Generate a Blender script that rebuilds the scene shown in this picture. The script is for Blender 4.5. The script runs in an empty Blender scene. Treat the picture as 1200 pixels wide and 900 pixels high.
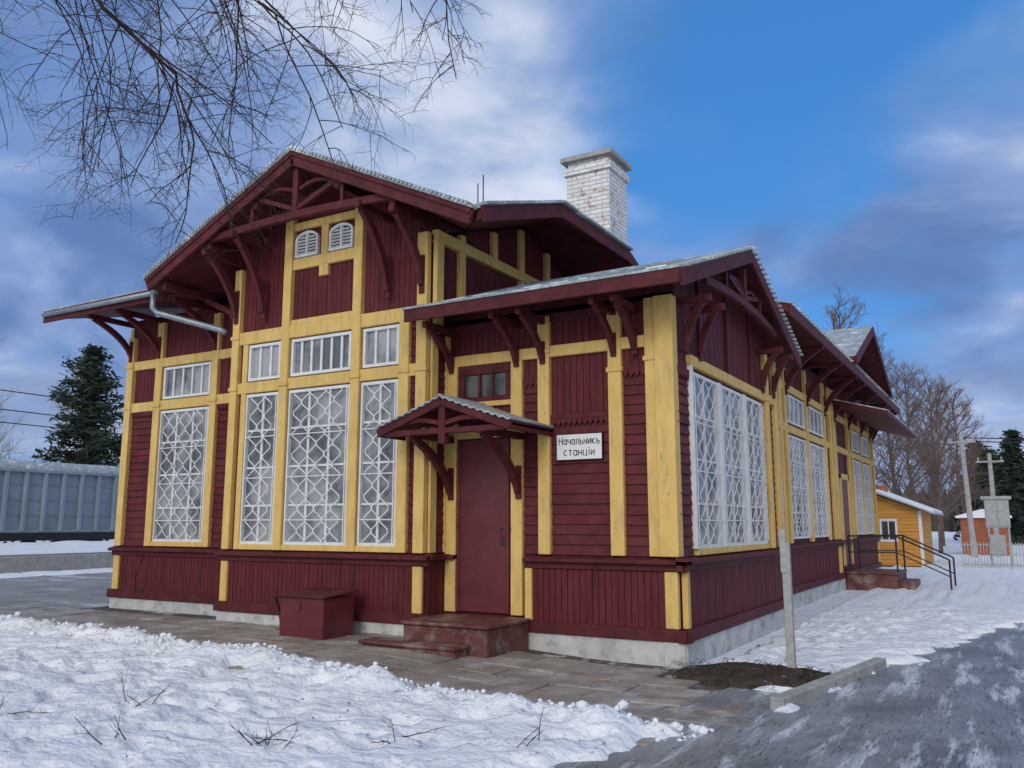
import bpy, math, random, bisect
from mathutils import Vector, noise
R=random.Random(7)
scene=bpy.context.scene
# ------------------------------------------------------------ materials
def nodes(m):
    m.use_nodes=True
    nt=m.node_tree
    return nt,nt.nodes,nt.links,nt.nodes['Principled BSDF']
def mat(name,c1,c2=None,rough=.6,scale=4,detail=6,stretch=(1,1,1),bump=.0,bscale=40,lo=.35,hi=.65,spec=.3,metal=0,c3=None,s3=1.2,lo3=.6,hi3=.75,bd=.01,st3=None,c4=None,s4=30,lo4=.6,hi4=.68,rot=0):
    m=bpy.data.materials.new(name); nt,N,L,B=nodes(m)
    B.inputs['Roughness'].default_value=rough
    B.inputs['Specular IOR Level'].default_value=spec
    B.inputs['Metallic'].default_value=metal
    tc=N.new('ShaderNodeTexCoord'); mp=N.new('ShaderNodeMapping'); mp.inputs['Scale'].default_value=stretch
    L.new(tc.outputs['Object'],mp.inputs['Vector'])
    n=N.new('ShaderNodeTexNoise'); n.inputs['Scale'].default_value=scale; n.inputs['Detail'].default_value=detail; n.inputs['Roughness'].default_value=.6
    L.new(mp.outputs[0],n.inputs['Vector'])
    cr=N.new('ShaderNodeValToRGB'); cr.color_ramp.elements[0].position=lo; cr.color_ramp.elements[1].position=hi
    cr.color_ramp.elements[0].color=(*c1,1); cr.color_ramp.elements[1].color=(*(c2 or c1),1)
    L.new(n.outputs['Fac'],cr.inputs['Fac'])
    out=cr.outputs['Color']
    for (c_,s_,l_,h_) in ((c3,s3,lo3,hi3),(c4,s4,lo4,hi4)):
        if not c_: continue
        mp3=N.new('ShaderNodeMapping'); mp3.inputs['Scale'].default_value=st3 or stretch; mp3.inputs['Location'].default_value=(3.3,1.1,7.7); mp3.inputs['Rotation'].default_value=(0,0,rot); L.new(tc.outputs['Object'],mp3.inputs['Vector'])
        n3=N.new('ShaderNodeTexNoise'); n3.inputs['Scale'].default_value=s_; n3.inputs['Detail'].default_value=8; n3.inputs['Roughness'].default_value=.7
        L.new(mp3.outputs[0],n3.inputs['Vector'])
        mr=N.new('ShaderNodeMapRange'); mr.inputs['From Min'].default_value=l_; mr.inputs['From Max'].default_value=h_
        L.new(n3.outputs['Fac'],mr.inputs['Value'])
        mx=N.new('ShaderNodeMix'); mx.data_type='RGBA'
        L.new(mr.outputs[0],mx.inputs['Factor']); L.new(out,mx.inputs['A']); mx.inputs['B'].default_value=(*c_,1)
        out=mx.outputs['Result']
    L.new(out,B.inputs['Base Color'])
    if bump>0:
        nb=N.new('ShaderNodeTexNoise'); nb.inputs['Scale'].default_value=bscale; nb.inputs['Detail'].default_value=5
        L.new(mp.outputs[0],nb.inputs['Vector'])
        b=N.new('ShaderNodeBump'); b.inputs['Strength'].default_value=bump; b.inputs['Distance'].default_value=bd
        L.new(nb.outputs['Fac'],b.inputs['Height']); L.new(b.outputs[0],B.inputs['Normal'])
    return m
M_red=mat('red_paint',(.100,.015,.021),(.140,.028,.032),rough=.6,scale=3,bump=.6,bscale=30,c3=(.062,.014,.017),s3=5,lo3=.46,hi3=.72,spec=.2,c4=(.17,.075,.065),s4=14,lo4=.66,hi4=.74)
M_redd=mat('dark_red_trim',(.082,.015,.019),(.125,.026,.030),rough=.6,scale=5,bump=.5,bscale=30,spec=.2,c3=(.052,.015,.016),s3=6,lo3=.48,hi3=.7)
M_board=mat('red_boards',(.100,.015,.020),(.135,.026,.031),rough=.62,scale=6,stretch=(2,2,.3),bump=.6,bscale=25,c3=(.052,.014,.015),s3=3,lo3=.5,hi3=.76,spec=.2)
M_door=mat('door_paint',(.115,.017,.025),(.135,.023,.031),rough=.42,scale=3,bump=.15,bscale=10,spec=.4,c3=(.082,.014,.019),s3=3,lo3=.5,hi3=.7)
M_yel=mat('yellow_paint',(.78,.54,.19),(.70,.46,.13),rough=.65,scale=5,bump=.6,bscale=35,c3=(.50,.35,.17),s3=5,lo3=.48,hi3=.76,spec=.2,stretch=(1.5,1.5,.6),st3=(2,2,.4),c4=(.20,.14,.10),s4=18,lo4=.61,hi4=.69)
M_white=mat('white_paint',(.80,.80,.79),(.68,.69,.70),rough=.5,scale=8,bump=.2)
M_fnd=mat('foundation_plaster',(.62,.62,.61),(.42,.43,.43),rough=.9,scale=3,bump=.8,bscale=18,c3=(.22,.22,.21),s3=4,lo3=.53,hi3=.73)
M_tin=mat('roof_tin',(.38,.43,.44),(.25,.29,.30),rough=.5,scale=5,bump=.1,c3=(.78,.80,.84),s3=2.5,lo3=.54,hi3=.66)
M_canopy=mat('canopy_tin',(.42,.46,.48),(.3,.33,.35),rough=.45,scale=6,bump=.1)
M_brick=bpy.data.materials.new('white_brick')
nt,N,L,B=nodes(M_brick); B.inputs['Roughness'].default_value=.85
tc=N.new('ShaderNodeTexCoord')
gm=N.new('ShaderNodeSeparateXYZ'); L.new(tc.outputs['Object'],gm.inputs[0])
ad=N.new('ShaderNodeMath'); L.new(gm.outputs[0],ad.inputs[0]); L.new(gm.outputs[1],ad.inputs[1])
cb=N.new('ShaderNodeCombineXYZ'); L.new(ad.outputs[0],cb.inputs[0]); L.new(gm.outputs[2],cb.inputs[1])
bk=N.new('ShaderNodeTexBrick'); bk.inputs['Scale'].default_value=1; bk.inputs['Brick Width'].default_value=.25; bk.inputs['Row Height'].default_value=.085; bk.inputs['Mortar Size'].default_value=.008
bk.inputs['Color1'].default_value=(.80,.79,.78,1); bk.inputs['Color2'].default_value=(.66,.66,.66,1); bk.inputs['Mortar'].default_value=(.46,.45,.44,1)
L.new(cb.outputs[0],bk.inputs['Vector'])
nn=N.new('ShaderNodeTexNoise'); nn.inputs['Scale'].default_value=7; nn.inputs['Detail'].default_value=8; L.new(tc.outputs['Object'],nn.inputs['Vector'])
mr=N.new('ShaderNodeMapRange'); mr.inputs['From Min'].default_value=.56; mr.inputs['From Max'].default_value=.70; L.new(nn.outputs['Fac'],mr.inputs['Value'])
mx=N.new('ShaderNodeMix'); mx.data_type='RGBA'; L.new(mr.outputs[0],mx.inputs['Factor']); L.new(bk.outputs['Color'],mx.inputs['A']); mx.inputs['B'].default_value=(.38,.27,.22,1)
L.new(mx.outputs['Result'],B.inputs['Base Color'])
bp=N.new('ShaderNodeBump'); bp.inputs['Strength'].default_value=.9; bp.inputs['Distance'].default_value=.02; bp.invert=True; L.new(bk.outputs['Fac'],bp.inputs['Height']); L.new(bp.outputs[0],B.inputs['Normal'])
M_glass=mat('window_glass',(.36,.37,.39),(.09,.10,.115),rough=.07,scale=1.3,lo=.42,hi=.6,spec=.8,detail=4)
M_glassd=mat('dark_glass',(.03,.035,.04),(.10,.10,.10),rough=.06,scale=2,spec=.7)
M_snow=mat('snow',(.82,.84,.88),(.74,.77,.82),rough=.75,scale=1.3,bump=.6,bscale=14,spec=.25,bd=.03)
M_gsnow=mat('ground_snow',(.87,.89,.92),(.75,.78,.83),rough=.7,scale=1.4,bump=1,bscale=9,spec=.3,bd=.06,c3=(.62,.64,.68),s3=2.2,lo3=.60,hi3=.78,c4=(.40,.37,.35),s4=45,lo4=.69,hi4=.73)
M_ice=mat('icy_asphalt',(.15,.155,.165),(.30,.315,.34),rough=.33,scale=1.1,stretch=(1.3,.8,1),lo=.38,hi=.62,bump=1,bscale=40,spec=.45,c3=(.66,.69,.74),s3=1.3,lo3=.52,hi3=.63,st3=(3.2,.45,1),rot=.30,detail=12,bd=.015,c4=(.06,.06,.062),s4=15,lo4=.55,hi4=.64)
M_slab=mat('paving_slab',(.31,.275,.245),(.19,.17,.155),rough=.5,scale=1.1,bump=.6,bscale=60,c3=(.50,.47,.44),s3=2.2,lo3=.46,hi3=.70,spec=.45,c4=(.25,.15,.09),s4=1.7,lo4=.55,hi4=.70)
M_bed=mat('paving_bed',(.09,.08,.065),(.5,.5,.5),rough=.9,scale=3,bump=.8,lo=.5,hi=.62)
M_pave=mat('worn_asphalt',(.22,.21,.20),(.33,.32,.31),rough=.6,scale=1.2,bump=.6,bscale=50,c3=(.65,.67,.71),s3=.8,lo3=.55,hi3=.64,st3=(.5,1.6,1))
M_dirt=mat('dirt',(.035,.026,.02),(.09,.065,.045),rough=.95,scale=14,bump=1,bscale=40,c3=(.6,.62,.66),s3=5,lo3=.62,hi3=.66,bd=.03)
M_conc=mat('concrete',(.40,.39,.38),(.28,.28,.27),rough=.85,scale=6,bump=.6)
M_post=mat('grey_post',(.42,.43,.43),(.3,.31,.31),rough=.7,scale=10,bump=.3)
M_bark=mat('birch_bark',(.05,.04,.035),(.09,.075,.065),rough=.9,scale=9)
M_twig=mat('twig',(.028,.018,.016),(.05,.032,.026),rough=.8)
M_bark2=mat('far_bark',(.12,.085,.07),(.18,.13,.11),rough=.9)
M_bark3=mat('pale_bark',(.24,.20,.19),(.33,.29,.27),rough=.9)
M_pine=mat('needles',(.014,.028,.018),(.04,.06,.034),rough=.8,scale=1.2)
M_steps=mat('step_paint',(.10,.033,.031),(.15,.06,.05),rough=.5,scale=5,bump=.5,c3=(.28,.21,.19),s3=3,lo3=.50,hi3=.68)
M_wagon=mat('wagon_paint',(.27,.34,.39),(.20,.26,.30),rough=.55,scale=2,stretch=(1,1,.3),c3=(.19,.15,.13),s3=1.5,lo3=.6,hi3=.8)
M_black=mat('black_metal',(.02,.02,.022),(.03,.03,.03),rough=.5)
M_pipe=mat('zinc_pipe',(.33,.37,.40),(.25,.28,.3),rough=.4,scale=8,metal=.5)
M_sign=mat('sign_enamel',(.80,.80,.78),(.74,.74,.72),rough=.4)
M_ink=mat('sign_ink',(.012,.012,.014),rough=.5)
M_orange=mat('orange_boards',(.72,.36,.08),(.58,.26,.05),rough=.7,scale=2,stretch=(.3,.3,4))
M_brk2=mat('red_brick_far',(.35,.12,.07),(.28,.09,.05),rough=.9)
M_for=mat('distant_forest',(.06,.06,.06),(.12,.105,.10),rough=1,scale=.2)

# ------------------------------------------------------------ mesh builder
class P:
    def __init__(s,name,m,bevel=0,smooth=False):
        s.name=name; s.m=m; s.v=[]; s.f=[]; s.bevel=bevel; s.smooth=smooth
    def add(s,vs,fs):
        o=len(s.v); s.v+= [tuple(x) for x in vs]; s.f+=[tuple(i+o for i in f) for f in fs]
    def hexa(s,p):
        s.add(p,[(0,3,2,1),(4,5,6,7),(0,1,5,4),(1,2,6,5),(2,3,7,6),(3,0,4,7)])
    def box(s,x0,x1,y0,y1,z0,z1):
        s.hexa([(x0,y0,z0),(x1,y0,z0),(x1,y1,z0),(x0,y1,z0),(x0,y0,z1),(x1,y0,z1),(x1,y1,z1),(x0,y1,z1)])
    def prism(s,poly,vec):
        n=len(poly); a=[Vector(p) for p in poly]; v=Vector(vec)
        s.add(a+[p+v for p in a],[tuple(range(n))[::-1],tuple(range(n,2*n))]+[(i,(i+1)%n,n+(i+1)%n,n+i) for i in range(n)])
    def sweep(s,pts,w,h,side):
        side=Vector(side).normalized(); pts=[Vector(p) for p in pts]; n=len(pts); vs=[]
        for i,p in enumerate(pts):
            t=(pts[min(i+1,n-1)]-pts[max(i-1,0)]).normalized(); u=side.cross(t).normalized()
            hh=h[i] if isinstance(h,(list,tuple)) else h
            vs+=[p-side*w/2-u*hh/2,p+side*w/2-u*hh/2,p+side*w/2+u*hh/2,p-side*w/2+u*hh/2]
        fs=[(3,2,1,0),tuple(4*(n-1)+k for k in range(4))]
        for i in range(n-1):
            for k in range(4): fs.append((4*i+k,4*i+(k+1)%4,4*i+4+(k+1)%4,4*i+4+k))
        s.add(vs,fs)
    def beam(s,a,b,w,h,side): s.sweep([a,b],w,h,side)
    def tube(s,pts,r0,r1=None,n=6):
        pts=[Vector(p) for p in pts]; r1=r0 if r1 is None else r1; m=len(pts); vs=[]
        ref=Vector((.13,.21,.97))
        for i,p in enumerate(pts):
            t=(pts[min(i+1,m-1)]-pts[max(i-1,0)])
            if t.length<1e-6: t=Vector((0,0,1))
            t.normalize(); a=t.cross(ref)
            if a.length<.05: a=t.cross(Vector((1,0,0)))
            a.normalize(); b=t.cross(a); r=r0+(r1-r0)*i/max(1,m-1)
            for k in range(n):
                g=2*math.pi*k/n; vs.append(p+a*math.cos(g)*r+b*math.sin(g)*r)
        fs=[]
        for i in range(m-1):
            for k in range(n): fs.append((n*i+k,n*i+(k+1)%n,n*i+n+(k+1)%n,n*i+n+k))
        if n>3: fs+= [tuple(range(n))[::-1],tuple(n*(m-1)+k for k in range(n))]
        s.add(vs,fs)
    def build(s,parent=None,fix=True):
        me=bpy.data.meshes.new(s.name); me.from_pydata(s.v,[],s.f); me.materials.append(s.m)
        if fix:
            import bmesh
            b=bmesh.new(); b.from_mesh(me); bmesh.ops.recalc_face_normals(b,faces=b.faces); b.to_mesh(me); b.free()
        ob=bpy.data.objects.new(s.name,me); scene.collection.objects.link(ob)
        if s.smooth:
            for p in me.polygons: p.use_smooth=True
        if s.bevel:
            md=ob.modifiers.new('bevel','BEVEL'); md.width=s.bevel; md.segments=1; md.limit_method='ANGLE'
        if parent: ob.parent=parent
        return ob
def empty(name,loc=(0,0,0)):
    e=bpy.data.objects.new(name,None); scene.collection.objects.link(e); e.empty_display_size=.3
    return e
class Face:
    def __init__(s,o,u,n): s.o=Vector(o); s.u=Vector(u); s.n=Vector(n)
    def p(s,u,z,d): return s.o+s.u*u+s.n*d+Vector((0,0,z))
    def box(s,P_,u0,u1,z0,z1,d0,d1):
        P_.hexa([s.p(u0,z0,d0),s.p(u1,z0,d0),s.p(u1,z0,d1),s.p(u0,z0,d1),s.p(u0,z1,d0),s.p(u1,z1,d0),s.p(u1,z1,d1),s.p(u0,z1,d1)])

# ------------------------------------------------------------ station building
ST=empty('wooden_station_building')
core=P('wall_core',M_redd); sid=P('clapboard_siding',M_red); brd=P('vertical_boards',M_board); yel=P('yellow_posts',M_yel,bevel=.007)
trim=P('red_trim',M_redd,bevel=.006); wht=P('window_frames',M_white,bevel=.003); gl=P('window_glass',M_glass); gld=P('transom_glass',M_glassd)
gri=P('window_grilles',M_white); fnd=P('foundation',M_fnd,bevel=.02); roofr=P('roof_fascia_soffit',M_redd,bevel=.006); tin=P('roof_sheets',M_tin)
br=P('eave_brackets',M_redd,bevel=.005); vent=P('gable_vents',M_white)
FB=Face((0,-.45,0),(1,0,0),(0,-1,0))   # projecting bay
FL=Face((0,.15,0),(1,0,0),(0,-1,0))    # left wing
FA=Face((0,0,0),(1,0,0),(0,-1,0))      # annex front
FR=Face((0,0,0),(0,1,0),(1,0,0))       # annex right side
FR2=Face((-.5,0,0),(0,1,0),(1,0,0))    # long side wall
FN=Face((-3.3,0,0),(0,1,0),(1,0,0))    # transept gable above annex
FLW=Face((-10.55,0,0),(0,1,0),(-1,0,0))

def siding(F,u0,u1,z0,z1,h=.125):
    n=max(1,round((z1-z0)/h)); h=(z1-z0)/n
    for i in range(n):
        a=z0+i*h; b=a+h-.002; j=R.uniform(-.004,.004); k=R.uniform(-.003,.003)
        sid.hexa([F.p(u0,a,0),F.p(u1,a,0),F.p(u1,a+k,.034+j),F.p(u0,a,.034+j),F.p(u0,b,0),F.p(u1,b,0),F.p(u1,b,.012+j),F.p(u0,b,.012+j)])
def boards(F,u0,u1,z0,top,w=.095,d=.02,tgt=None):
    n=max(1,round((u1-u0)/w)); w=(u1-u0)/n; t=tgt or brd
    tf=top if callable(top) else (lambda u:top)
    for i in range(n):
        a=u0+i*w+.004; b=u0+(i+1)*w-.004; dd=d+R.uniform(-.003,.003)
        ta,tb=tf(a),tf(b)
        if min(ta,tb)<=z0+.02: continue
        t.hexa([F.p(a,z0,0),F.p(b,z0,0),F.p(b,z0,dd),F.p(a,z0,dd),F.p(a,ta,0),F.p(b,tb,0),F.p(b,tb,dd),F.p(a,ta,dd)])
def teeth(F,u0,u1,z,h=.13,w=.075,d=.05):
    n=max(1,round((u1-u0)/w)); w=(u1-u0)/n
    for i in range(n):
        a=u0+i*w
        brd.prism([F.p(a+.003,z,.02),F.p(a+w-.003,z,.02),F.p(a+w-.003,z-h*.55,.02),F.p(a+w/2,z-h,.02),F.p(a+.003,z-h*.55,.02)],F.n*(d-.02))
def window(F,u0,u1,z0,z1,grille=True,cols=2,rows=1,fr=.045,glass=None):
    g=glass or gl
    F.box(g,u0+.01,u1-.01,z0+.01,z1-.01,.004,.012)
    F.box(wht,u0,u1,z0,z0+fr,.0,.06); F.box(wht,u0,u1,z1-fr,z1,.0,.06)
    F.box(wht,u0,u0+fr,z0+fr,z1-fr,.0,.06); F.box(wht,u1-fr,u1,z0+fr,z1-fr,.0,.06)
    for c in range(1,cols):
        u=u0+(u1-u0)*c/cols; F.box(wht,u-.02,u+.02,z0+fr,z1-fr,.012,.04)
    for r in range(1,rows):
        z=z0+(z1-z0)*r/rows; F.box(wht,u0+fr,u1-fr,z-.016,z+.016,.012,.036)
    if grille:
        w=u1-u0-2*fr; n=max(3,round(w/.15)); sp=w/n; H=z1-z0-2*fr
        k=max(4,2*round(H/.30)); ph=H/k
        shape=((0,-1),(.16,-1),(.84,1),(1.16,1),(1.84,-1))
        for i in range(n+1):
            uc=u0+fr+i*sp
            if i in (0,n): pts=[F.p(uc,z0+fr,.078),F.p(uc,z1-fr,.078)]
            else:
                sg_=1 if i%2 else -1; pts=[]
                for q in range(0,k,2):
                    for t,c in shape: pts.append(F.p(uc+sg_*c*sp*.46,z0+fr+ph*(q+t),.078))
                pts.append(F.p(uc-sg_*sp*.46,z1-fr,.078))
            gri.sweep(pts,.008,.015,F.n)
        for q in range(2,k,4):
            z=z0+fr+ph*q
            gri.sweep([F.p(u0+fr,z,.086),F.p(u1-fr,z,.086)],.008,.014,F.n)
def post(F,u0,u1,z0,z1,d=.09,collars=()):
    F.box(yel,u0,u1,z0,z1,0,d)
    for z in collars: F.box(yel,u0-.018,u1+.018,z-.03,z+.03,0,d+.018)
def bracket(F,u,zl,zh,do,w=.07,th=.075,d0=.09,tail=.12):
    a=F.p(u,zl,d0+.02); b=F.p(u,zh,do)
    c=F.p(u,zl+(zh-zl)*.60,d0+(do-d0)*.20)
    pts=[];hs=[]
    for i in range(11):
        t=i/10; pts.append(a*(1-t)**2+c*2*t*(1-t)+b*t*t); hs.append(th*(1+.35*math.sin(math.pi*t)))
    br.sweep(pts,w,hs,F.u)
    F.box(br,u-w/2-.004,u+w/2+.004,zl-tail,zl+(zh-zl)*.5,d0,d0+.035)
    F.box(br,u-w/2-.003,u+w/2+.003,zh-.01,zh+.08,d0-.1,do+.10)
def base(F,u0,u1,g=0,posts=(),e0=0,e1=0):
    boards(F,u0,u1,.36+g*.3,1.12,w=.085,d=.05)
    F.box(trim,u0-e0,u1+e1,.26+g*.3,.40+g*.3,0,.105)
    F.box(core,u0,u1,.3,1.15,-.05,.02)
    a,b=u0-e0,u1+e1
    trim.hexa([F.p(a,1.13,0),F.p(b,1.13,0),F.p(b,1.13,.15),F.p(a,1.13,.15),F.p(a,1.215,0),F.p(b,1.215,0),F.p(b,1.175,.15),F.p(a,1.175,.15)])
    F.box(trim,a+.02,b-.02,1.05,1.13,0,.08)
    F.box(fnd,u0-e0*.6,u1+e1*.6,-.25,.275+g*.3,-.2,.075)
    for (p0,p1) in posts: F.box(yel,p0,p1,.405+g*.3,1.045,0,.088)

core.box(-7.1,-3.3,-.45,12,0,5.55)
core.prism([(-7.1,-.45,5.4),(-3.3,-.45,5.4),(-3.3,-.45,5.88),(-5.19,-.45,6.76),(-7.1,-.45,5.88)],(0,8,0))
core.box(-10.55,-7.1,.15,6.5,0,5.35)
core.prism([(-10.55,.15,5.3),(-10.55,4.5,5.3),(-10.55,2.3,6.0)],(4,0,0))
core.box(-3.3,0,0,4.7,0,4.42)
core.prism([(0,0,4.3),(0,4.7,4.3),(0,4.7,4.5),(0,2.2,5.36),(0,0,4.55)],(-3.3,0,0))
core.box(-10.55,-.5,4.7,20,0,5.2)
core.prism([(-3.3,-.44,5.2),(-3.3,5,5.2),(-3.3,5,5.45),(-3.3,2.2,6.5),(-3.3,-.44,5.6)],(-.3,0,0))
core.prism([(-.5,11.8,5.2),(-.5,17.4,5.2),(-.5,14.6,6.55)],(-3,0,0))

# --- bay front
GX=-5.19
rk=lambda u:6.94-.474*abs(u-GX)-.19
base(FB,-7.1,-3.3,g=.15,posts=((-7.1,-6.96),(-3.47,-3.32)),e0=.1,e1=.1)
wins=((-6.75,-6.05),(-5.85,-4.65),(-4.45,-3.78))
for i,(a,b) in enumerate(wins):
    window(FB,a,b,1.3,3.58,cols=2 if i!=1 else 3,rows=4)
    window(FB,a+.01,b-.01,3.79,4.36,grille=False,cols=3 if i!=1 else 6)
post(FB,-7.1,-6.95,1.22,5.62,.1,(3.68,4.5)); post(FB,-6.87,-6.76,1.22,4.4,.07)
for a,b in ((-6.03,-5.87),(-4.63,-4.47)): post(FB,a,b,1.22,rk((a+b)/2)-.02,.1,(3.68,))
post(FB,-3.77,-3.6,1.22,4.4,.09,(3.68,)); post(FB,-3.47,-3.3,1.22,5.62,.1,(3.68,4.5))
siding(FB,-3.6,-3.47,1.22,4.4)
boards(FB,-6.95,-6.87,1.22,4.4)
FB.box(yel,-6.95,-3.47,3.6,3.77,0,.075)
FB.box(yel,-6.95,-3.47,4.38,4.58,0,.085)
FB.box(yel,-6.76,-3.77,1.22,1.3,0,.075)
boards(FB,-6.95,-6.03,4.58,lambda u:rk(u)); boards(FB,-4.47,-3.47,4.58,lambda u:rk(u))
boards(FB,-5.87,-4.63,4.66,5.45)
FB.box(yel,-5.87,-4.63,4.58,4.66,0,.07); FB.box(yel,-5.87,-4.63,5.45,5.62,0,.07)
FB.box(yel,-5.33,-5.15,5.28,5.45,.0,.075); FB.box(yel,-5.31,-5.17,5.62,6.1,0,.07)
FB.box(yel,-5.87,-4.63,6.08,6.2,0,.07)
boards(FB,-5.87,-5.31,5.62,6.08,d=.01); boards(FB,-5.17,-4.63,5.62,6.08,d=.01)
boards(FB,-5.87,-4.63,6.2,lambda u:rk(u))
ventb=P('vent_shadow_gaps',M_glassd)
for c in (-5.59,-4.90):
    w=.23; z0=5.66; zt=5.90
    arc=lambda ww,hh:[(c+ww*math.cos(t),zt+hh*math.sin(t)) for t in [math.pi*k/10 for k in range(11)]]
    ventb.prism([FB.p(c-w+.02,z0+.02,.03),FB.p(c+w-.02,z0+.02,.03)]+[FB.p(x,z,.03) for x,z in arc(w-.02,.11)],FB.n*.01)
    outer=[(c+w,z0)]+arc(w,.13)+[(c-w,z0)]; inner=[(c+w-.035,z0)]+arc(w-.035,.095)+[(c-w+.035,z0)]
    for i in range(len(outer)-1):
        a,b,d_,e_=outer[i],outer[i+1],inner[i+1],inner[i]
        vent.prism([FB.p(a[0],a[1],.03),FB.p(b[0],b[1],.03),FB.p(d_[0],d_[1],.03),FB.p(e_[0],e_[1],.03)],FB.n*.06)
    FB.box(vent,c-w,c+w,z0-.03,z0+.005,.03,.095); FB.box(vent,c-.016,c+.016,z0,6.0,.04,.088)
    for z in (5.675,5.725,5.775,5.825,5.875,5.925):
        ww=w-.035 if z<5.9 else w-.09
        for s_ in (-1,1):
            x0,x1=sorted((c+s_*.016,c+s_*ww))
            vent.hexa([FB.p(x0,z,.055),FB.p(x1,z,.055),FB.p(x1,z+.004,.08),FB.p(x0,z+.004,.08),FB.p(x0,z+.034,.042),FB.p(x1,z+.034,.042),FB.p(x1,z+.034,.05),FB.p(x0,z+.034,.05)])
FRet=Face((-3.3,0,0),(0,1,0),(1,0,0))
FRet.box(yel,-.45,-.30,1.22,5.6,0,.04); siding(FRet,-.30,-.12,1.22,4.2)
FRet.box(yel,-.12,-.0,1.22,4.2,0,.045)
FRet.box(trim,-.5,0,1.13,1.2,0,.12); boards(FRet,-.45,0,.4,1.13); FRet.box(fnd,-.5,0,-.2,.3,-.1,.06)

# --- left wing front
base(FL,-10.55,-7.1,g=.2,posts=((-10.55,-10.4),(-7.45,-7.3)),e0=.1)
window(FL,-9.56,-8.3,1.3,3.58,cols=3,rows=4); window(FL,-9.54,-8.32,3.79,4.36,grille=False,cols=5)
post(FL,-10.55,-10.38,1.22,5.0,.1,(3.68,4.45)); post(FL,-9.75,-9.58,1.22,5.2,.09,(3.68,)); post(FL,-8.28,-8.12,1.22,5.2,.09,(3.68,)); post(FL,-7.45,-7.28,1.22,5.2,.09,(3.68,))
siding(FL,-10.38,-9.75,1.22,3.55); teeth(FL,-10.38,-9.75,3.62); boards(FL,-10.38,-9.75,3.76,4.38)
siding(FL,-8.12,-7.45,1.22,3.55); teeth(FL,-8.12,-7.45,3.62); boards(FL,-8.12,-7.45,3.76,4.38)
siding(FL,-7.28,-7.1,1.22,4.4)
FL.box(yel,-10.38,-7.1,3.6,3.77,0,.075); FL.box(yel,-10.38,-7.1,4.38,4.54,0,.08); FL.box(yel,-9.58,-8.28,1.22,1.3,0,.075)
boards(FL,-10.38,-7.1,4.54,5.3)
for u in (-10.45,-9.67,-8.2): bracket(FL,u,4.66,5.2,.9)
FLW.box(yel,.15,.33,1.22,5.2,0,.09); siding(FLW,.33,6,1.22,5.3)
# --- annex front
base(FA,-2.03,0,posts=((-2.03,-1.93),(-.16,-.0)),e0=0,e1=.15)
base(FA,-3.3,-3.1)
post(FA,-3.27,-3.1,.45,3.75,.085); post(FA,-2.24,-2.07,.45,3.75,.085)
post(FA,-1.83,-1.66,1.22,4.3,.09,(3.83,)); post(FA,-.83,-.65,1.22,4.3,.09,(3.5,))
post(FA,-.34,-.0,1.22,4.36,.085,(3.6,))
FA.box(yel,-.20,.035,1.22,4.36,-.06,.12)
siding(FA,-2.07,-1.83,1.22,3.42); teeth(FA,-2.07,-1.83,3.5); boards(FA,-2.07,-1.83,3.5,3.75)
siding(FA,-1.66,-.83,1.22,2.86); teeth(FA,-1.66,-.83,2.96); boards(FA,-1.66,-.83,2.96,3.75); FA.box(trim,-1.66,-.83,2.93,2.99,0,.055)
siding(FA,-.65,-.34,1.22,3.42); teeth(FA,-.65,-.34,3.52); boards(FA,-.65,-.34,3.5,3.75)
FA.box(yel,-3.3,-.34,3.75,3.9,0,.075)
boards(FA,-3.3,-.34,3.9,4.35); FA.box(trim,-3.3,0,4.22,4.34,0,.06)
siding(FA,-3.1,-2.24,2.86,3.17)
FA.box(yel,-3.1,-2.24,3.17,3.24,0,.06)
FA.box(gld,-3.0,-2.3,3.3,3.64,.01,.015)
for a,b,c,d in ((-3.1,-2.24,3.24,3.31),(-3.1,-2.24,3.62,3.75),(-3.1,-3.0,3.31,3.62),(-2.34,-2.24,3.31,3.62),(-2.78,-2.74,3.31,3.62),(-2.56,-2.53,3.31,3.62)):
    FA.box(trim,a,b,c,d,0,.05)
FA.box(yel,-3.1,-2.24,2.74,2.86,0,.06)
door=P('door',M_door,bevel=.006)
FA.box(door,-3.08,-2.27,.46,2.72,.02,.055)
for a,b,c,d in ((-3.08,-2.27,2.66,2.72),(-3.08,-3.04,.46,2.66),(-2.31,-2.27,.46,2.66)): FA.box(door,a,b,c,d,.055,.075)
for z in (.75,1.6,2.4): door.tube([FA.p(-3.06,z-.05,.085),FA.p(-3.06,z+.05,.085)],.014,n=8)
hnd=P('door_handle',M_black); hnd.tube([FA.p(-2.37,1.42,.06),FA.p(-2.37,1.42,.11),FA.p(-2.37,1.54,.11),FA.p(-2.37,1.54,.06)],.008,n=6)
FA.box(hnd,-2.40,-2.34,1.32,1.38,.055,.062)
for u in (-3.18,-2.14,-1.745,-.74,-.46): bracket(FA,u,3.72,4.2,.66,w=.065,th=.07,tail=.06)
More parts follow.
